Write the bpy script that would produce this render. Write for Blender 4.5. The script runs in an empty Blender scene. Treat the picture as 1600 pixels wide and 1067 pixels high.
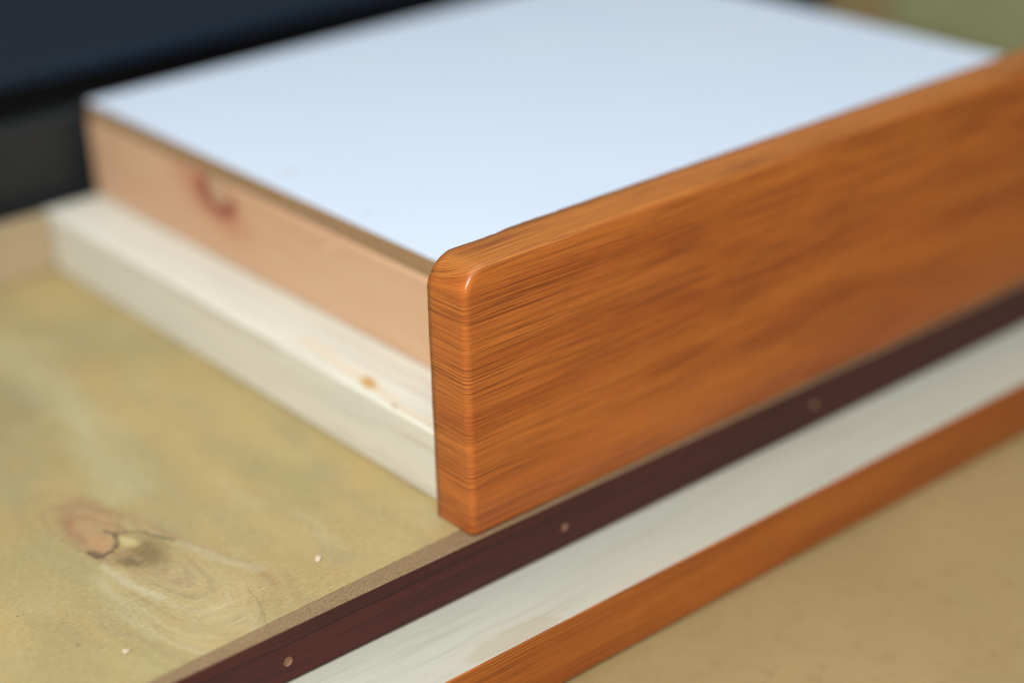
import bpy, bmesh, math, random
from mathutils import Vector, Matrix

random.seed(4)
S = bpy.context.scene
COL = S.collection

# ------------------------------------------------------------------ camera
R = ((0.7692476659845784, -0.637740590543412, -0.03930607523804186),
     (-0.30210918491197325, -0.30882155004984585, -0.9018643415817225),
     (0.5630169347089853, 0.705631766148712, -0.4302275465759342))
cd = bpy.data.cameras.new("camera")
cam = bpy.data.objects.new("camera", cd)
COL.objects.link(cam)
right, up, back = Vector(R[0]), -Vector(R[1]), -Vector(R[2])
m = Matrix((right, up, back)).transposed().to_4x4()
m.translation = Vector((-0.30616225, -0.40898297, 0.31463884))
cam.matrix_world = m
cd.sensor_width = 36.0
cd.lens = 2815.548 * 36.0 / 1600.0
cd.clip_start, cd.clip_end = 0.01, 50.0
cd.dof.use_dof = True
cd.dof.focus_distance = 0.570
cd.dof.aperture_fstop = 2.6
S.camera = cam

# ------------------------------------------------------------------ light
w = bpy.data.worlds.new("World")
S.world = w
w.use_nodes = True
bg = w.node_tree.nodes["Background"]
bg.inputs[0].default_value = (0.98, 0.95, 0.90, 1)
bg.inputs[1].default_value = 0.13


def area(name, loc, target, size, power, color):
    ld = bpy.data.lights.new(name, 'AREA')
    ld.shape = 'RECTANGLE'
    ld.size, ld.size_y = size
    ld.energy = power
    ld.color = color
    o = bpy.data.objects.new(name, ld)
    COL.objects.link(o)
    o.location = loc
    o.rotation_euler = (Vector(target) - Vector(loc)).to_track_quat('-Z', 'Y').to_euler()
    return o


area("window_light", (-0.66, -0.54, 0.68), (0.05, 0.08, 0.03), (0.17, 0.60), 13.0, (1.0, 0.985, 0.95))
area("overhead_fill", (-0.12, 0.02, 1.65), (-0.12, 0.02, 0.0), (2.4, 2.4), 24.0, (0.92, 0.965, 1.0))  # unseen fill panel added overhead for soft, even light

S.render.engine = 'CYCLES'
S.cycles.filter_width = 1.1
S.view_settings.view_transform = 'Standard'
S.view_settings.look = 'None'
S.view_settings.exposure = 0.0
S.view_settings.gamma = 1.0


# ------------------------------------------------------------------ node helpers
class V:
    """a socket with arithmetic"""
    def __init__(s, nt, sock):
        s.nt, s.k = nt, sock

    def _m(s, op, *a, clamp=False):
        n = s.nt.nodes.new('ShaderNodeMath')
        n.operation = op
        n.use_clamp = clamp
        for i, x in enumerate((s,) + a):
            if isinstance(x, V):
                s.nt.links.new(x.k, n.inputs[i])
            else:
                n.inputs[i].default_value = x
        return V(s.nt, n.outputs[0])

    def __add__(s, o): return s._m('ADD', o)
    __radd__ = __add__
    def __sub__(s, o): return s._m('SUBTRACT', o)
    def __rsub__(s, o): return (s * -1.0) + o
    def __mul__(s, o): return s._m('MULTIPLY', o)
    __rmul__ = __mul__
    def __truediv__(s, o): return s._m('DIVIDE', o)
    def sqrt(s): return s._m('SQRT')
    def abs(s): return s._m('ABSOLUTE')
    def max(s, o): return s._m('MAXIMUM', o)
    def min(s, o): return s._m('MINIMUM', o)
    def sin(s): return s._m('SINE')
    def clamp(s): return s._m('ADD', 0.0, clamp=True)

    def ss(s, a, b, lo=0.0, hi=1.0):
        """smoothstep a..b -> lo..hi (a > b allowed)"""
        if a > b:
            a, b, lo, hi = b, a, hi, lo
        n = s.nt.nodes.new('ShaderNodeMapRange')
        n.interpolation_type = 'SMOOTHSTEP'
        s.nt.links.new(s.k, n.inputs[0])
        for i, x in enumerate((a, b, lo, hi)):
            n.inputs[i + 1].default_value = x
        return V(s.nt, n.outputs[0])


class Mat:
    def __init__(s, name, offset=(0, 0, 0)):
        s.m = bpy.data.materials.new(name)
        s.m.use_nodes = True
        s.nt = s.m.node_tree
        s.b = s.nt.nodes["Principled BSDF"]
        tc = s.nt.nodes.new('ShaderNodeTexCoord')
        sx = s.nt.nodes.new('ShaderNodeSeparateXYZ')
        s.nt.links.new(tc.outputs['Object'], sx.inputs[0])
        s.x, s.y, s.z = (V(s.nt, o) * 1000.0 for o in sx.outputs)      # millimetres
        su = s.nt.nodes.new('ShaderNodeSeparateXYZ')
        s.nt.links.new(tc.outputs['UV'], su.inputs[0])
        s.u, s.v = V(s.nt, su.outputs[0]), V(s.nt, su.outputs[1])

    def vec(s, x, y, z=0.0):
        n = s.nt.nodes.new('ShaderNodeCombineXYZ')
        for i, q in enumerate((x, y, z)):
            if isinstance(q, V):
                s.nt.links.new(q.k, n.inputs[i])
            else:
                n.inputs[i].default_value = q
        return V(s.nt, n.outputs[0])

    def noise(s, x, y, z=0.0, detail=2.0, rough=0.5):
        n = s.nt.nodes.new('ShaderNodeTexNoise')
        s.nt.links.new(s.vec(x, y, z).k, n.inputs['Vector'])
        n.inputs['Scale'].default_value = 1.0
        n.inputs['Detail'].default_value = detail
        n.inputs['Roughness'].default_value = rough
        return V(s.nt, n.outputs['Fac'])

    def rgb(s, c):
        n = s.nt.nodes.new('ShaderNodeRGB')
        n.outputs[0].default_value = (*c, 1)
        return V(s.nt, n.outputs[0])

    def mix(s, f, a, b, mode='MIX'):
        n = s.nt.nodes.new('ShaderNodeMix')
        n.data_type = 'RGBA'
        n.blend_type = mode
        n.clamp_factor = True
        for i, q in ((0, f), (6, a), (7, b)):
            if isinstance(q, V):
                s.nt.links.new(q.k, n.inputs[i])
            elif i == 0:
                n.inputs[0].default_value = q
            else:
                n.inputs[i].default_value = (*q, 1)
        return V(s.nt, n.outputs[2])

    def blob(s, px, py, cx, cy, ax, ay, ang=0.0, soft=0.5):
        """1 inside an ellipse, falling to 0 at its rim"""
        c, n = math.cos(ang), math.sin(ang)
        dx, dy = px - cx, py - cy
        a = (dx * c + dy * n) / ax
        b = (dy * c - dx * n) / ay
        return (a * a + b * b).sqrt().ss(1.0, 1.0 - soft)

    def stroke(s, px, py, pts, wid, soft=1.0):
        """1 along a polyline"""
        d = None
        for (x0, y0), (x1, y1) in zip(pts, pts[1:]):
            ex, ey = x1 - x0, y1 - y0
            qx, qy = px - x0, py - y0
            t = ((qx * ex + qy * ey) / (ex * ex + ey * ey)).clamp()
            rx, ry = qx - t * ex, qy - t * ey
            e = rx * rx + ry * ry
            d = e if d is None else d.min(e)
        return d.sqrt().ss(wid, wid * (1.0 - soft))

    def out(s, color=None, rough=0.5, bump=None, dist=0.0002, strength=1.0, spec=0.5, coat=0.0, coat_rough=0.1):
        if isinstance(color, V):
            s.nt.links.new(color.k, s.b.inputs['Base Color'])
        elif color:
            s.b.inputs['Base Color'].default_value = (*color, 1)
        if isinstance(rough, V):
            s.nt.links.new(rough.k, s.b.inputs['Roughness'])
        else:
            s.b.inputs['Roughness'].default_value = rough
        s.b.inputs['Specular IOR Level'].default_value = spec
        s.b.inputs['Coat Weight'].default_value = coat
        s.b.inputs['Coat Roughness'].default_value = coat_rough
        if bump is not None:
            n = s.nt.nodes.new('ShaderNodeBump')
            n.inputs['Distance'].default_value = dist
            n.inputs['Strength'].default_value = strength
            s.nt.links.new(bump.k, n.inputs['Height'])
            s.nt.links.new(n.outputs[0], s.b.inputs['Normal'])
        return s.m


# ------------------------------------------------------------------ materials
def film_wood(name, dense=1.0, uv=True, tone=1.0):
    """orange wood-grain film: grain runs along u"""
    M = Mat(name)
    u, v = (M.u, M.v) if uv else (M.x, M.z)
    v = v + (M.noise(u * 0.010, v * 0.03, 3.0) - 0.5) * 4.0
    band = M.noise(u * 0.007, v * 0.085, 107.0, 3.0, 0.55)
    mid = M.noise(u * 0.012, v * 0.36, 11.0, 3.0, 0.6)
    c = M.mix(band.ss(0.30, 0.72), (0.58, 0.178, 0.031), (0.46, 0.118, 0.023))
    c = M.mix(mid.ss(0.46, 0.74) * 0.20, c, (0.31, 0.075, 0.019))
    where = M.noise(u * 0.006, v * 0.060, 23.0, 2.0, 0.6).ss(0.34, 0.58)
    ph = v * 5.2 + M.noise(u * 0.010, v * 0.22, 3.0, 2.0, 0.5) * 6.0
    wl = ph.sin().ss(0.0, 0.9) * M.noise(u * 0.020, v * 0.75, 51.0, 3.0, 0.6).ss(0.42, 0.56)
    p1 = M.noise(u * 0.018, v * 1.45, 5.0, 2.0, 0.5).ss(0.49, 0.60)
    p2 = M.noise(u * 0.026, v * 2.4, 15.0, 2.0, 0.5).ss(0.50, 0.62)
    p3 = M.noise(u * 0.080, v * 3.0, 35.0, 1.0, 0.5).ss(0.52, 0.64)
    line = (wl * (where * 0.35 + 0.10) + p1 * (where * 0.36 + 0.20) + p2 * (where * 0.30 + 0.24) + p3 * 0.24).clamp() * dense
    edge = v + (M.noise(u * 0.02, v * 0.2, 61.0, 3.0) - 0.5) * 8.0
    c = M.mix(edge.ss(92.0, 98.0) * 0.60, c, (0.55, 0.215, 0.040))  # paler ochre painted over the top, standing in for light from above
    flare = M.noise(u * 0.010, v * 0.5, 41.0, 2.0).ss(0.60, 0.76)
    c = M.mix(flare * 0.4, c, (0.60, 0.215, 0.045))
    c = M.mix(line * 0.80, c, (0.125, 0.026, 0.009))
    if tone != 1.0:
        c = M.mix(1.0, c, (tone,) * 3, "MULTIPLY")
    peel = M.noise(M.x * 0.5, M.y * 0.5, M.z * 0.5, 2.0)
    b = peel * 0.4 - line * 0.3
    return M.out(c, rough=line * 0.10 + 0.19, bump=b, dist=0.00008, spec=0.46)


def raw_wood(name, ca, cb, cc, axis='y', fine=1.0, rough=0.7, streak=0.5, extra=None, spec=0.25):
    """bare sawn wood, grain along one axis"""
    M = Mat(name)
    if axis == 'y':
        l, p, q = M.y, M.x, M.z
    else:
        l, p, q = M.x, M.y, M.z
    wob = (M.noise(l * 0.012, p * 0.02, q * 0.02) - 0.5) * 10.0
    p2, q2 = p + wob, q + wob * 0.6
    big = M.noise(l * 0.006, p2 * 0.05, q2 * 0.05, 3.0)
    band = M.noise(l * 0.010, p2 * 0.25, q2 * 0.25, 3.0, 0.6)
    fib = M.noise(l * 0.05 * fine, p2 * 1.5 * fine, q2 * 1.5 * fine, 3.0, 0.65)
    c = M.mix(big.ss(0.35, 0.65), ca, cb)
    c = M.mix(band.ss(0.50, 0.72) * streak, c, cc)
    c = M.mix(fib.ss(0.52, 0.74) * streak * 0.7, c, cc)
    if extra:
        c = extra(M, c)
    return M.out(c, rough=rough, bump=fib * 0.6 + band * 0.4, dist=0.00025, strength=0.6, spec=spec)


def pine_extra(M, c):
    y = M.y + (M.noise(M.y * 0.10, M.z * 0.10, 2.0) - 0.5) * 7.0
    z = M.z + (M.noise(M.y * 0.10, M.z * 0.10, 9.0) - 0.5) * 4.0
    c = M.mix(M.blob(y, z, 212, 54.0, 46, 18, 0.30, 0.9) * 0.75, c, (0.50, 0.19, 0.105))
    c = M.mix(M.blob(y, z, 207, 55.5, 20, 10.0, 0.15, 0.50) * 0.92, c, (0.29, 0.075, 0.042))
    c = M.mix(M.blob(y, z, 205, 59.0, 10.5, 7.5, 0.1, 0.40), c, (0.52, 0.34, 0.21))
    c = M.mix(M.stroke(M.y, M.z, [(128, 55.5), (119, 60)], 1.4) * 0.5, c, (0.80, 0.60, 0.40))
    return c


def cream_extra(M, c):
    x = M.x + (M.noise(M.y * 0.08, M.x * 0.2, 1.0) - 0.5) * 3.0
    c = M.mix(M.stroke(x, M.y, [(15, 120), (13, 90), (11, 70), (8.5, 45), (9, 20)], 3.2) * 0.45, c, (0.72, 0.53, 0.33))
    c = M.mix(M.blob(x, M.y, 11.7, 72.5, 3.6, 8.0, -0.3, 0.8) * 0.95, c, (0.55, 0.31, 0.075))
    return c


def band_extra(M, c):
    y = M.y + (M.noise(M.x * 0.09, M.y * 0.25, 4.0, 3.0) - 0.5) * 8.0
    x = M.x + (M.noise(M.x * 0.07, M.y * 0.2, 14.0, 3.0) - 0.5) * 14.0
    f = M.blob(x, y, -10, -31, 22, 6.5, 0.0, 0.35)
    c = M.mix(f * 0.35, c, (0.42, 0.33, 0.19))
    dots = M.noise(M.x * 0.5, M.y * 1.6, 3.0, 2.0).ss(0.70, 0.78) * M.noise(M.x * 0.03, M.y * 0.1, 8.0).ss(0.45, 0.6)
    return M.mix(dots * 0.6, c, (0.26, 0.19, 0.11))


def olive_mat():
    """plywood face with one large cracked knot and the figure that flows round it"""
    M = Mat("olive_plywood")
    x, y = M.x, M.y
    wx = (M.noise(x * 0.05, y * 0.03, 1.0, 3.0) - 0.5)
    wy = (M.noise(x * 0.05, y * 0.03, 6.0, 3.0) - 0.5)
    dx, dy = x + 88.0, y - 80.0
    r2 = dx * dx + dy * dy * 0.22
    v = dx * (r2 / (r2 + 260.0)).sqrt() + wx * 26.0                    # figure bends round the knot
    big = M.noise(v * 0.030, y * 0.010, 2.0, 3.0)
    big2 = M.noise(v * 0.06, y * 0.016, 12.0, 3.0, 0.6)
    c = M.mix(big.ss(0.36, 0.62), (0.435, 0.325, 0.138), (0.360, 0.290, 0.128))
    c = M.mix(big2.ss(0.48, 0.72) * 0.6, c, (0.315, 0.270, 0.145))
    c = M.mix(M.noise(v * 0.05, y * 0.02, 33.0, 2.0).ss(0.54, 0.76) * 0.45, c, (0.48, 0.42, 0.24))
    c = M.mix(M.noise(x * 0.02, y * 0.02, 53.0, 2.0).ss(0.5, 0.75) * 0.35, c, (0.42, 0.27, 0.10))
    c = M.mix(M.stroke(x + wx * 26, y, [(-70, 330), (-52, 245), (-52, 180), (-70, 110)], 17.0) * 0.5, c, (0.46, 0.42, 0.24))
    c = M.mix(M.blob(x + wx * 20, y + wy * 40, -84, 210, 30, 85, 0.0, 0.8) * 0.7, c, (0.29, 0.235, 0.110))
    # cathedral rings in front of the knot, below the tail
    ex, ey = x + 84.0 + wx * 8.0, (y - 52.0 + wy * 10.0) * 0.42
    rr = (ex * ex + ey * ey).sqrt() + (M.noise(x * 0.2, y * 0.05, 3.0, 3.0) - 0.5) * 1.6
    ring = (rr * 1.5 + M.noise(rr * 0.7, x * 0.04, y * 0.02, 2.0) * 5.0).sin().ss(-0.2, 1.0) * M.noise(x * 0.12, y * 0.06, 71.0, 3.0).ss(0.38, 0.62)
    rz = M.blob(x + wx * 8, y + wy * 20, -87, 26, 24, 44, 0.0, 0.55)
    sw = M.noise(rr * 0.30, x * 0.012, y * 0.008, 3.0, 0.6)
    fan = M.blob(x + wx * 12, y + wy * 20, -88, 24, 34, 62, 0.0, 0.7)
    c = M.mix(sw.ss(0.46, 0.68) * fan * 0.75, c, (0.315, 0.245, 0.130))
    c = M.mix(sw.ss(0.50, 0.30) * fan * 0.60, c, (0.50, 0.44, 0.265))
    c = M.mix(ring * rz * 0.30, c, (0.315, 0.235, 0.125))
    c = M.mix(rz * (1.0 - ring) * 0.22, c, (0.55, 0.46, 0.25))
    # outer salmon halo (reaches up and back from the heart) and its red rim
    wx2, wy2 = x + wx * 9.0, y + wy * 14.0
    halo = M.blob(wx2, wy2, -90.5, 95, 12.0, 30, -0.24, 0.5)
    inner = M.blob(wx2, wy2, -90.0, 93, 8.0, 20, -0.22, 0.5)
    c = M.mix(halo * 0.70, c, (0.35, 0.220, 0.105))
    c = M.mix(halo * (1.0 - inner) * 0.40, c, (0.29, 0.160, 0.085))
    c = M.mix(inner * 0.70, c, (0.445, 0.300, 0.145))
    c = M.mix(M.stroke(wx2, wy2, [(-98, 92), (-94, 103), (-86, 102)], 2.6) * 0.6, c, (0.42, 0.185, 0.095))
    c = M.mix(M.stroke(wx2, wy2, [(-86, 108), (-78, 93), (-72, 66), (-63, 40), (-64, 20)], 2.4) * 0.55, c, (0.34, 0.205, 0.105))
    c = M.mix(M.stroke(wx2, wy2, [(-73, 64), (-69, 50), (-63, 33)], 4.2) * 0.35, c, (0.50, 0.46, 0.31))
    c = M.mix(M.stroke(wx2, wy2, [(-99, 70), (-98, 58), (-95, 40)], 3.4) * 0.55, c, (0.52, 0.48, 0.33))
    c = M.mix(M.stroke(wx2, wy2, [(-103, 62), (-106, 45), (-108, 24)], 4.0) * 0.35, c, (0.50, 0.44, 0.26))
    c = M.mix(M.stroke(x, wy2, [(-85, 54), (-84, 46), (-83, 39)], 2.6, 0.95) * 0.4, c, (0.44, 0.29, 0.150))
    # growth rings drawn out round the heart
    qx, qy = (x + 90.0 + wx * 9.0 + (y - 84.0) * 0.16) / 8.0, (y - 86.0 + wy * 16.0) / 21.0
    qd = (qx * qx + qy * qy).sqrt() + (M.noise(x * 0.10, y * 0.05, 17.0, 3.0) - 0.5) * 0.7
    qr = (qd * 10.0).sin().ss(-0.3, 1.0) * qd.ss(2.6, 0.7) * qd.ss(0.2, 0.5)
    c = M.mix(qd.ss(1.7, 0.3) * 0.35, c, (0.33, 0.205, 0.095))
    c = M.mix(qr * 0.45, c, (0.27, 0.165, 0.080))
    # heart: salmon lobe, cream lobe, dark shade, cracks
    c = M.mix(M.blob(wx2, wy2, -83.8, 68.5, 8.0, 14.0, -0.1, 0.8) * 0.85, c, (0.175, 0.120, 0.048))
    c = M.mix(M.blob(wx2, wy2, -91, 67, 4.5, 10, 0.5, 0.8) * 0.8, c, (0.140, 0.095, 0.045))
    c = M.mix(M.blob(x, y, -94.0, 83, 5.2, 8.2, -0.2, 0.6) * 0.8, c, (0.46, 0.250, 0.120))
    c = M.mix(M.blob(x, y, -86.0, 78, 4.2, 7.4, 0.35, 0.8) * 0.9, c, (0.56, 0.46, 0.20))
    jx, jy = x + (M.noise(x * 0.5, y * 0.5, 2.0) - 0.5) * 2.0, y + (M.noise(x * 0.5, y * 0.5, 8.0) - 0.5) * 3.0
    crack = M.stroke(jx, jy, [(-98.6, 81), (-97.6, 75.5), (-91.7, 76.6), (-88.6, 79.5), (-86.2, 86)], 1.3, 0.95)
    crack2 = M.stroke(jx, jy, [(-86.2, 85.5), (-82, 83.4), (-79.2, 80.5), (-77.0, 75.0), (-73.8, 68.5)], 1.0, 0.95)
    blot = M.blob(jx, jy, -97.0, 77.5, 2.6, 5.0, 0.1, 0.6)
    crk = (crack + crack2 * 0.75 + blot * 0.7).clamp()
    c = M.mix(crk * 0.72, c, (0.060, 0.040, 0.026))
    c = M.mix(M.blob(jx, jy, -88, 88.5, 1.8, 3.5, 0.2, 0.6) * 0.6, c, (0.10, 0.065, 0.045))
    # dark flecks on the left, thin crack near the front edge
    fl = M.noise(x * 0.55, y * 0.22, 7.0, 2.0).ss(0.655, 0.73) * M.blob(x + wx * 30, y + wy * 30, -128, 47, 17, 50, 0.0, 0.8)
    c = M.mix(fl * 0.75, c, (0.12, 0.10, 0.055))
    c = M.mix(M.blob(x + wx * 20, y + wy * 20, -128, 42, 13, 22, 0, 0.9) * 0.35, c, (0.24, 0.20, 0.10))
    c = M.mix(M.stroke(jx, jy, [(-71.5, 25), (-73, 17), (-75.5, 10), (-78, 4)], 0.45) * 0.55, c, (0.20, 0.14, 0.075))
    c = M.mix(M.stroke(x, y, [(-20.5, 21), (-17.5, 13), (-15, 9)], 0.35) * 0.45, c, (0.20, 0.14, 0.075))
    # sanding scratches and fibre
    for pts in ([(-106, 46), (-94, 45.2), (-88, 44.8)], [(-92, 22.8), (-71, 22.2), (-66, 22)], [(-98, 30), (-84, 30.5), (-76, 31)], [(-88, 12), (-74, 12.5)]):
        c = M.mix(M.stroke(x, y, pts, 0.30) * 0.42, c, (0.64, 0.57, 0.36))
    fib = M.noise(x * 1.15 + y * 0.25, y * 0.36, 4.0, 3.0, 0.7)
    cross = M.noise(x * 0.30, y * 1.7, 14.0, 3.0, 0.7)
    c = M.mix(fib.ss(0.46, 0.66) * M.noise(x * 0.06, y * 0.04, 91.0, 2.0).ss(0.30, 0.62) * 0.50, c, (0.27, 0.210, 0.10))
    c = M.mix(cross.ss(0.50, 0.70) * 0.38, c, (0.60, 0.53, 0.30))
    b = fib * 0.5 + cross * 0.3 - crk * 3.0
    return M.out(c, rough=0.62, bump=b, dist=0.00022, strength=0.7, spec=0.3)


def maroon_mat():
    M = Mat("maroon_veneer")
    u, v = M.x, M.z + (M.noise(M.x * 0.02, M.z * 0.05, 3.0) - 0.5) * 3.0
    band = M.noise(u * 0.012, v * 0.35, 2.0, 3.0)
    fine = M.noise(u * 0.045, v * 1.6, 9.0, 3.0, 0.65)
    c = M.mix(band.ss(0.38, 0.62), (0.078, 0.018, 0.015), (0.055, 0.016, 0.013))
    c = M.mix(fine.ss(0.55, 0.72) * 0.6, c, (0.022, 0.010, 0.008))
    c = M.mix(M.stroke(u, v, [(-150, -3.2), (-75, -4.6), (-20, -4.2), (60, -5.0)], 0.55) * 0.8, c, (0.014, 0.009, 0.007))
    c = M.mix(M.stroke(u, v, [(-150, -9.0), (-60, -9.8), (40, -9.0)], 0.4) * 0.5, c, (0.018, 0.010, 0.008))
    return M.out(c, rough=0.42, bump=fine, dist=0.00008, spec=0.25)


def fibre_mat(name, ca, cb, s=1.0):
    M = Mat(name)
    n = M.noise(M.x * 1.3 * s, M.y * 2.2 * s, M.z * 2.0 * s, 4.0, 0.7)
    n2 = M.noise(M.x * 0.12 * s, M.y * 0.2 * s, M.z * 0.2, 3.0)
    c = M.mix(n.ss(0.35, 0.68), ca, cb)
    c = M.mix(n2.ss(0.4, 0.7) * 0.4, c, tuple(q * 0.72 for q in ca))
    return M.out(c, rough=0.85, bump=n, dist=0.0004, strength=0.8, spec=0.15)


def white_mat():
    M = Mat("white_laminate")
    n = M.noise(M.x * 0.02, M.y * 0.02, 0.0, 3.0)
    c = M.mix(n.ss(0.3, 0.7), (0.675, 0.780, 0.915), (0.660, 0.770, 0.910))
    c = M.mix(M.blob(M.x, M.y, 47.8, 171.2, 3.4, 5.5, 0.3, 0.9) * 0.45, c, (0.50, 0.40, 0.42))
    c = M.mix(M.blob(M.x, M.y, 44.5, 113.8, 2.0, 3.0, 0.3, 0.8) * 0.55, c, (0.42, 0.42, 0.46))
    c = M.mix(M.blob(M.x, M.y, 70.0, 115.0, 2.0, 3.0, 0.3, 0.8) * 0.12, c, (0.42, 0.42, 0.46))
    tex = M.noise(M.x * 2.0, M.y * 2.0, 0.0, 2.0)
    return M.out(c, rough=0.48, bump=tex, dist=0.00003, spec=0.4)


def bench_mat():
    M = Mat("tan_board")
    n = M.noise(M.x * 0.010, M.y * 0.010, 0.0, 4.0, 0.6)
    sp = M.noise(M.x * 0.12, M.y * 0.12, 4.0, 4.0, 0.7)
    f = M.noise(M.x * 1.6, M.y * 1.6, 4.0, 3.0, 0.7)
    c = M.mix(n.ss(0.3, 0.7), (0.38, 0.270, 0.122), (0.33, 0.238, 0.106))
    c = M.mix(sp.ss(0.48, 0.70) * 0.6, c, (0.30, 0.200, 0.085))
    c = M.mix(f.ss(0.5, 0.75) * 0.3, c, (0.55, 0.42, 0.22))
    return M.out(c, rough=0.7, bump=f, dist=0.0002, spec=0.25)


def dark_mat(name, ca, cb, rough, spec=0.4):
    M = Mat(name)
    n = M.noise(M.x * 0.008, M.y * 0.008, M.z * 0.02, 4.0, 0.6)
    sp = M.noise(M.x * 1.2, M.y * 1.2, M.z * 1.2, 3.0, 0.6)
    c = M.mix(n.ss(0.35, 0.7), ca, cb)
    return M.out(c, rough=n * 0.2 + rough, bump=sp, dist=0.0001, spec=spec)


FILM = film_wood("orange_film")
EDGE = film_wood("orange_edge_band", 0.7, uv=False, tone=0.85)
OLIVE, MAROON, WHITE, BENCH = olive_mat(), maroon_mat(), white_mat(), bench_mat()
PINE = raw_wood("pink_pine", (0.62, 0.390, 0.240), (0.66, 0.440, 0.270), (0.57, 0.31, 0.18), 'y', 0.6, 0.62, 0.45, pine_extra)
CREAM = raw_wood("cream_wood", (0.72, 0.700, 0.600), (0.68, 0.675, 0.585), (0.52, 0.480, 0.385), 'y', 0.9, 0.62, 0.60, cream_extra)
PALE = raw_wood("pale_panel_wood", (0.490, 0.495, 0.415), (0.520, 0.505, 0.415), (0.36, 0.325, 0.240), 'x', 1.7, 0.7, 0.42, band_extra)
TAN = raw_wood("tan_wood", (0.42, 0.330, 0.205), (0.45, 0.350, 0.215), (0.36, 0.26, 0.15), 'x', 0.7, 0.7, 0.4)
FIBRE = fibre_mat("raw_fibre_edge", (0.345, 0.235, 0.130), (0.200, 0.130, 0.070))
CORE = fibre_mat("brown_core", (0.40, 0.260, 0.140), (0.33, 0.215, 0.115))
PLUG = fibre_mat("torn_fibre", (0.46, 0.245, 0.165), (0.10, 0.040, 0.030), 1.0)
CHIP = fibre_mat("chip_wood", (0.66, 0.55, 0.41), (0.56, 0.44, 0.30))
BLACK = dark_mat("black_plastic", (0.011, 0.014, 0.016), (0.020, 0.025, 0.027), 0.4)
NAVY = dark_mat("navy_lid", (0.006, 0.013, 0.025), (0.008, 0.016, 0.030), 0.5, 0.2)
GREEN = dark_mat("olive_green_paint", (0.350, 0.375, 0.205), (0.290, 0.310, 0.160), 0.5)


# ------------------------------------------------------------------ object helpers
def thing(name, loc, label, cat, group=None):
    o = bpy.data.objects.new(name, None)
    COL.objects.link(o)
    o.location = loc
    o.empty_display_size = 0.02
    o["label"], o["category"] = label, cat
    if group:
        o["group"] = group
    return o


def link(name, bm, mat, parent=None, smooth=True):
    """one mesh object; its origin stays at the world origin so material coordinates are in place"""
    me = bpy.data.meshes.new(name)
    bmesh.ops.recalc_face_normals(bm, faces=bm.faces)
    bm.to_mesh(me)
    bm.free()
    me.materials.append(mat)
    o = bpy.data.objects.new(name, me)
    COL.objects.link(o)
    if parent:
        o.parent = parent
        top = parent
        off = Vector(parent.location)
        while top.parent:
            top = top.parent
            off += Vector(top.location)
        o.location = -off
    return o


def box(x0, x1, y0, y1, z0, z1, bev=0.0, seg=3, bm=None):
    own = bmesh.new()
    vs = [own.verts.new((x, y, z)) for z in (z0, z1) for (x, y) in ((x0, y0), (x1, y0), (x1, y1), (x0, y1))]
    for f in ((0, 1, 2, 3), (4, 5, 6, 7), (0, 1, 5, 4), (1, 2, 6, 5), (2, 3, 7, 6), (3, 0, 4, 7)):
        own.faces.new([vs[i] for i in f])
    bmesh.ops.recalc_face_normals(own, faces=own.faces)
    if bev:
        r = bmesh.ops.bevel(own, geom=own.edges[:], offset=bev, segments=seg, profile=0.5, affect='EDGES')
        for f in r['faces']:
            f.smooth = True
    if bm is None:
        return own
    me = bpy.data.meshes.new("tmp")
    own.to_mesh(me)
    own.free()
    bm.from_mesh(me)
    bpy.data.meshes.remove(me)
    return bm


def slab(poly, z0, z1):
    """a polygon in plan, given height"""
    bm = bmesh.new()
    a = [bm.verts.new((x, y, z0)) for x, y in poly]
    b = [bm.verts.new((x, y, z1)) for x, y in poly]
    bm.faces.new(a[::-1])
    bm.faces.new(b)
    n = len(poly)
    for i in range(n):
        bm.faces.new((a[i], a[(i + 1) % n], b[(i + 1) % n], b[i]))
    return bm


# ------------------------------------------------------------------ bench
bm = box(-1.6, 2.6, -1.4, 2.4, -0.0735, -0.0435, 0.002)
bench = link("workbench_top", bm, BENCH)
bench["kind"] = "structure"

# ------------------------------------------------------------------ lower panel with orange edge
lp = thing("lower_panel", (0.0, -0.0357, -0.0435), "lowest pale wood panel with a bright orange front edge, lying on the tan bench", "panel")
link("panel_base", box(-0.61, 0.45, -0.0290, 0.320, -0.0434, -0.0425, 0.0), CORE, lp)
link("panel_board", box(-0.62, 0.46, -0.0350, 0.330, -0.0424, -0.0193, 0.0004, 2), PALE, lp)
link("edge_band", box(-0.62, 0.46, -0.0359, -0.03505, -0.0424, -0.0191, 0.0003, 2), EDGE, lp)

# ------------------------------------------------------------------ plywood panel with maroon lipping
X0, X1 = -0.62, 0.43
pb = thing("plywood_panel", (0.0, -0.0043, -0.0183), "olive brown plywood panel with a dark knot and a dark maroon front edge", "panel")
link("plywood_sheet", slab([(X0, 0.0004), (-0.2, 0.0004), (0.012, 0.0076), (X1, 0.0092), (X1, 0.3170), (X0, 0.3170)], -0.0178, 0.0), OLIVE, pb)

YF, ZT, ZB = -0.0026, -0.0002, -0.0182
holes = [(-0.0758, -0.0112, 0.00145), (0.0376, -0.0104, 0.00130), (0.1650, -0.0090, 0.00140)]
# lipping: raw fibre body and a maroon veneer face with real holes
link("lipping_core", slab([(X0, YF + 0.0004), (X1, YF + 0.0004), (X1, 0.0091), (0.012, 0.0075), (-0.2, 0.0003), (X0, 0.0003)], ZB, ZT), FIBRE, pb)
bm = bmesh.new()
NSEG = 24


def quad(bm, x0, x1):
    bm.faces.new([bm.verts.new(p) for p in ((x0, YF, ZB), (x1, YF, ZB), (x1, YF, ZT + 0.0001), (x0, YF, ZT + 0.0001))])


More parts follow.
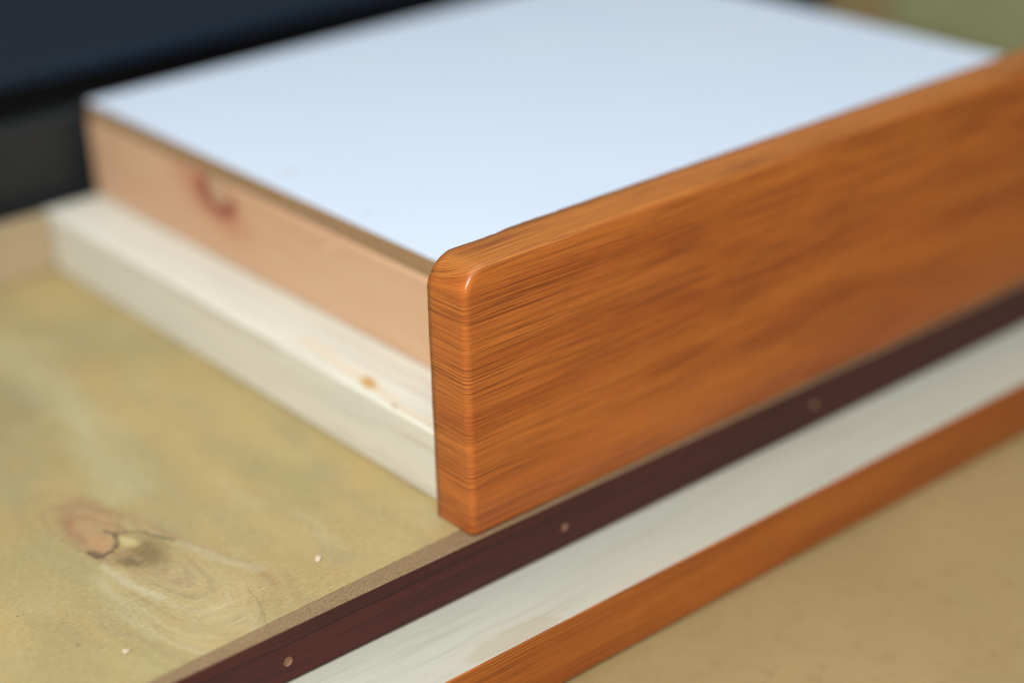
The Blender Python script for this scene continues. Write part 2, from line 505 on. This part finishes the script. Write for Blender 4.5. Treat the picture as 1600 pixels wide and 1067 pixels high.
xs = X0
for hx, hz, hr in holes:
    hw = 0.006
    quad(bm, xs, hx - hw)
    ring, sq = [], []
    for i in range(NSEG):
        a = 2 * math.pi * (i + 0.5) / NSEG
        rr = hr * (1 + 0.10 * math.sin(3 * a + hx * 90) + random.uniform(-0.05, 0.05))
        ring.append(bm.verts.new((hx + rr * math.cos(a), YF, hz + rr * math.sin(a))))
        c, s_ = math.cos(a), math.sin(a)
        t = min(hw / abs(c) if abs(c) > 1e-6 else 9, ((ZT + 0.0001 - hz) if s_ > 0 else (hz - ZB)) / abs(s_) if abs(s_) > 1e-6 else 9)
        sq.append(bm.verts.new((hx + t * c, YF, hz + t * s_)))
    for i in range(NSEG):
        j = (i + 1) % NSEG
        bm.faces.new((ring[i], ring[j], sq[j], sq[i]))
    # corners of the square
    for cx, cz in ((hx + hw, ZT + 0.0001), (hx - hw, ZT + 0.0001), (hx - hw, ZB), (hx + hw, ZB)):
        best = None
        for i in range(NSEG):
            j = (i + 1) % NSEG
            p, q = sq[i].co, sq[j].co
            if abs(p.x - q.x) > 1e-7 and abs(p.z - q.z) > 1e-7:
                d = (Vector((cx, YF, cz)) - (p + q) / 2).length
                if best is None or d < best[0]:
                    best = (d, i, j)
        if best:
            bm.faces.new((sq[best[1]], bm.verts.new((cx, YF, cz)), sq[best[2]]))
    xs = hx + hw
quad(bm, xs, X1)
# turn the veneer round the top edge and give it a back so it has thickness
for x0, x1 in ((X0, X1),):
    bm.faces.new([bm.verts.new(p) for p in ((x0, YF, ZT + 0.0001), (x1, YF, ZT + 0.0001), (x1, YF + 0.00045, ZT + 0.0001), (x0, YF + 0.00045, ZT + 0.0001))])
    bm.faces.new([bm.verts.new(p) for p in ((x0, YF, ZB), (x1, YF, ZB), (x1, YF + 0.00045, ZB), (x0, YF + 0.00045, ZB))])
    for x in (x0, x1):
        bm.faces.new([bm.verts.new(p) for p in ((x, YF, ZB), (x, YF, ZT + 0.0001), (x, YF + 0.00045, ZT + 0.0001), (x, YF + 0.00045, ZB))])
bmesh.ops.remove_doubles(bm, verts=bm.verts, dist=1e-6)
ven = link("maroon_veneer", bm, MAROON, pb)
for hx, hz, hr in holes:
    bm = bmesh.new()
    rows = []
    for rad, dep in ((1.12, 0.0), (1.04, -0.00015), (0.85, 0.0001), (0.68, 0.0007), (0.5, 0.0011), (0.25, 0.0009)):
        row = []
        for i in range(NSEG):
            a = 2 * math.pi * i / NSEG
            k = rad * (1 + random.uniform(-0.06, 0.06))
            row.append(bm.verts.new((hx + hr * k * math.cos(a), YF - 0.00001 + dep + random.uniform(-0.00007, 0.00007), hz + hr * k * math.sin(a))))
        rows.append(row)
    for a, b in zip(rows, rows[1:]):
        for i in range(NSEG):
            bm.faces.new((a[i], a[(i + 1) % NSEG], b[(i + 1) % NSEG], b[i]))
    bm.faces.new(rows[-1])
    for f in bm.faces:
        f.smooth = True
    link("screw_plug", bm, PLUG, pb)

# ------------------------------------------------------------------ frame rails on the plywood
o = link("cream_rail", box(0.0057, 0.0500, 0.0202, 0.3170, 0.0002, 0.0271, 0.0011, 3), CREAM)
o["label"], o["category"] = "cream coloured rail with an amber resin spot, lying under the pinkish pine rail", "rail"
o = link("tan_rail", box(-0.62, 0.0050, 0.3090, 0.3170, 0.0002, 0.0268, 0.0008, 3), TAN)
o["label"], o["category"] = "thin tan rail across the back left of the plywood, in front of the black case", "rail"

# ------------------------------------------------------------------ white topped drawer box
db = thing("drawer_box", (0.0345, 0.0202, 0.0271), "white topped drawer box with a pinkish pine side behind the orange board", "drawer")
link("side_rail", box(0.0337, 0.0525, 0.0202, 0.3170, 0.0273, 0.0631, 0.0012, 3), PINE, db)
link("side_rail", box(0.3437, 0.3617, 0.0202, 0.3170, 0.0273, 0.0631, 0.0012, 3), PINE, db)
link("back_rail", box(0.0526, 0.3436, 0.3000, 0.3180, 0.0273, 0.0631, 0.0012, 3), PINE, db)
tp = link("top_panel", box(0.0349, 0.3619, 0.0202, 0.3168, 0.0632, 0.0710, 0.0003, 2), CORE, db)
link("white_laminate", box(0.0348, 0.3620, 0.0202, 0.3169, 0.07105, 0.0716, 0.0002, 2), WHITE, tp)

# ------------------------------------------------------------------ orange front board
fb = thing("front_board", (0.0, 0.0, 0.0), "orange brown wood grain board with rounded corners standing on the maroon edged panel", "board")
L, H, T, RC, FR = 0.396, 0.0948, 0.0197, 0.0100, 0.0025
SH = 0.0195


def outline():
    """points (x, z) with outward normals, counter-clockwise seen from the front"""
    pts = []

    def seg(a, b, n, nrm):
        for i in range(n):
            t = i / n
            pts.append(((a[0] + (b[0] - a[0]) * t, a[1] + (b[1] - a[1]) * t), nrm))

    def arc(cx, cz, r, a0, a1, n):
        for i in range(n):
            a = math.radians(a0 + (a1 - a0) * i / n)
            pts.append(((cx + r * math.cos(a), cz + r * math.sin(a)), (math.cos(a), math.sin(a))))

    rb = 0.0008
    seg((rb, 0), (L - rb, 0), 40, (0, -1))
    arc(L - rb, rb, rb, -90, 0, 4)
    seg((L, rb), (L, H - RC), 10, (1, 0))
    arc(L - RC, H - RC, RC, 0, 90, 20)
    seg((L - RC, H), (RC, H), 140, (0, 1))
    arc(RC, H - RC, RC, 90, 180, 20)
    seg((0, H - RC), (0, rb), 24, (-1, 0))
    arc(rb, rb, rb, 180, 270, 4)
    return pts


OUT = outline()
bm = bmesh.new()
uvl = bm.loops.layers.uv.new("grain")
prof = [(FR + 0.0006, 0.0, 0.0)]
NF = 9
for i in range(NF + 1):
    a = math.pi / 2 * i / NF
    prof.append((FR * (1 - math.sin(a)), FR * (1 - math.cos(a)), FR * a))      # inset, depth, arc length
for d in (0.006, 0.011, 0.0155, T - 0.0006):
    prof.append((0.0, d, FR * math.pi / 2 + d - FR))
prof.append((0.0, T, FR * math.pi / 2 + T - FR))
rows, uvs = [], []


def trim(x, z):
    """how far the film edge at the back stands short (cut unevenly)"""
    if z < H - 0.012:
        return 0.00010 * math.sin(z * 260) + 0.00006 * math.sin(z * 710)
    k = min(1.0, (z - (H - 0.012)) / 0.009)
    k = k * k * (3 - 2 * k)
    s = k * 0.0011 * (1 - min(1, max(0, (x - 0.0300) / 0.0035)))
    s += 0.0005 * math.exp(-((x - 0.0545) / 0.0012) ** 2)
    return s + 0.00010 * math.sin(x * 390) + 0.00006 * math.sin(x * 1130 + 1)


for k, (ins, dep, s) in enumerate(prof):
    row, ru = [], []
    for (px, pz), (nx, nz) in OUT:
        i2 = min(ins, 0.0006) if pz < 0.0012 else ins                           # bottom edge stays square
        x, z = px - nx * i2, pz - nz * i2
        if pz < 0.0012 and px < 0.01:
            x = px + (ins if nx < -0.3 else max(0.0, ins - px))
        if pz < 0.0012 and px > L - 0.01:
            x = px - (ins if nx > 0.3 else max(0.0, ins - (L - px)))
        y = dep
        if k >= len(prof) - 2:
            y = dep - trim(px, pz) * (1 if pz > 0.004 else 0)
            if k == len(prof) - 1:
                x, z = x - nx * 0.0013, z - nz * 0.0013
        row.append(bm.verts.new((x + SH * z * max(0.0, 1 - x / 0.06), y, z)))
        ru.append(((x + nx * s) * 1000.0, (z + nz * s) * 1000.0))
    rows.append(row)
    uvs.append(ru)
n = len(OUT)
for k in range(len(rows) - 1):
    for i in range(n):
        j = (i + 1) % n
        f = bm.faces.new((rows[k][i], rows[k + 1][i], rows[k + 1][j], rows[k][j]))
        f.smooth = True
        for lp_, (a, b) in zip(f.loops, ((k, i), (k + 1, i), (k + 1, j), (k, j))):
            lp_[uvl].uv = uvs[a][b]
f = bm.faces.new(rows[0])
for lp_, q in zip(f.loops, uvs[0]):
    lp_[uvl].uv = q
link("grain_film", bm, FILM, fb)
bm = bmesh.new()                                                                # raw core seen at the back
ring = [bm.verts.new((v.x, T - 0.0030, v.z)) for v in
        [Vector((px - nx * 0.0012 + SH * pz * max(0.0, 1 - px / 0.06), 0, pz - nz * 0.0012)) for (px, pz), (nx, nz) in OUT]]
ring2 = [bm.verts.new((v.co.x, T - 0.0004, v.co.z)) for v in ring]
bm.faces.new(ring)
bm.faces.new(ring2)
for i in range(n):
    j = (i + 1) % n
    bm.faces.new((ring[i], ring[j], ring2[j], ring2[i]))
link("board_core", bm, CORE, fb)

# ------------------------------------------------------------------ black case behind
bc = thing("black_case", (0.0, 0.327, -0.0435), "black case with a dark navy lid standing behind the white topped box", "case")
link("case_body", box(-0.60, 0.545, 0.327, 0.90, -0.0433, 0.0655, 0.004, 3), BLACK, bc)
link("lid_seam", box(-0.592, 0.537, 0.335, 0.892, 0.0656, 0.0799, 0.001, 2), dark_mat("seam_rubber", (0.004, 0.004, 0.005), (0.006, 0.006, 0.007), 0.7, 0.1), bc)
link("lid", box(-0.60, 0.545, 0.327, 0.90, 0.0800, 0.0890, 0.003, 4), NAVY, bc)

# ------------------------------------------------------------------ green box at the far right
gb = thing("green_box", (0.662, 0.37, -0.0435), "olive green box on the tan bench, far right behind the orange board", "box")
link("box_body", box(0.662, 1.15, 0.05, 0.372, -0.0433, 0.085, 0.004, 3), GREEN, gb)
link("lid", box(0.659, 1.153, 0.047, 0.375, 0.0852, 0.105, 0.004, 3), GREEN, gb)


# ------------------------------------------------------------------ wood chips
def chip(x, y, z, s, rz, label, mat=CHIP):
    bm = bmesh.new()
    k = 7
    top = bm.verts.new((x, y, z + s * 0.55))
    rim, low = [], []
    for i in range(k):
        a = 2 * math.pi * i / k
        r = s * random.uniform(0.6, 1.15)
        px, py = r * math.cos(a), 0.62 * r * math.sin(a)
        qx, qy = px * math.cos(rz) - py * math.sin(rz), px * math.sin(rz) + py * math.cos(rz)
        rim.append(bm.verts.new((x + qx, y + qy, z + s * random.uniform(0.1, 0.55))))
        low.append(bm.verts.new((x + qx * 0.8, y + qy * 0.8, z + 0.00005)))
    for i in range(k):
        j = (i + 1) % k
        bm.faces.new((top, rim[i], rim[j]))
        bm.faces.new((rim[i], low[i], low[j], rim[j]))
    bm.faces.new(low)
    o = link("wood_chip", bm, mat)
    o["label"], o["category"], o["group"] = label, "wood chip", "wood chips on the wood"
    return o


chip(-0.0450, 0.0244, 0.0, 0.0021, 0.6, "pale wood chip on the olive plywood, nearest the orange board")
chip(-0.1173, 0.0210, 0.0, 0.0019, 0.3, "pale wood chip on the olive plywood below the dark knot")
chip(-0.0722, 0.0048, 0.0, 0.0005, 0.9, "tiny white splinter on the front edge of the olive plywood")
chip(0.0075, 0.0510, 0.0271, 0.0017, 1.2, "pale chip on the cream rail near the amber resin spot")
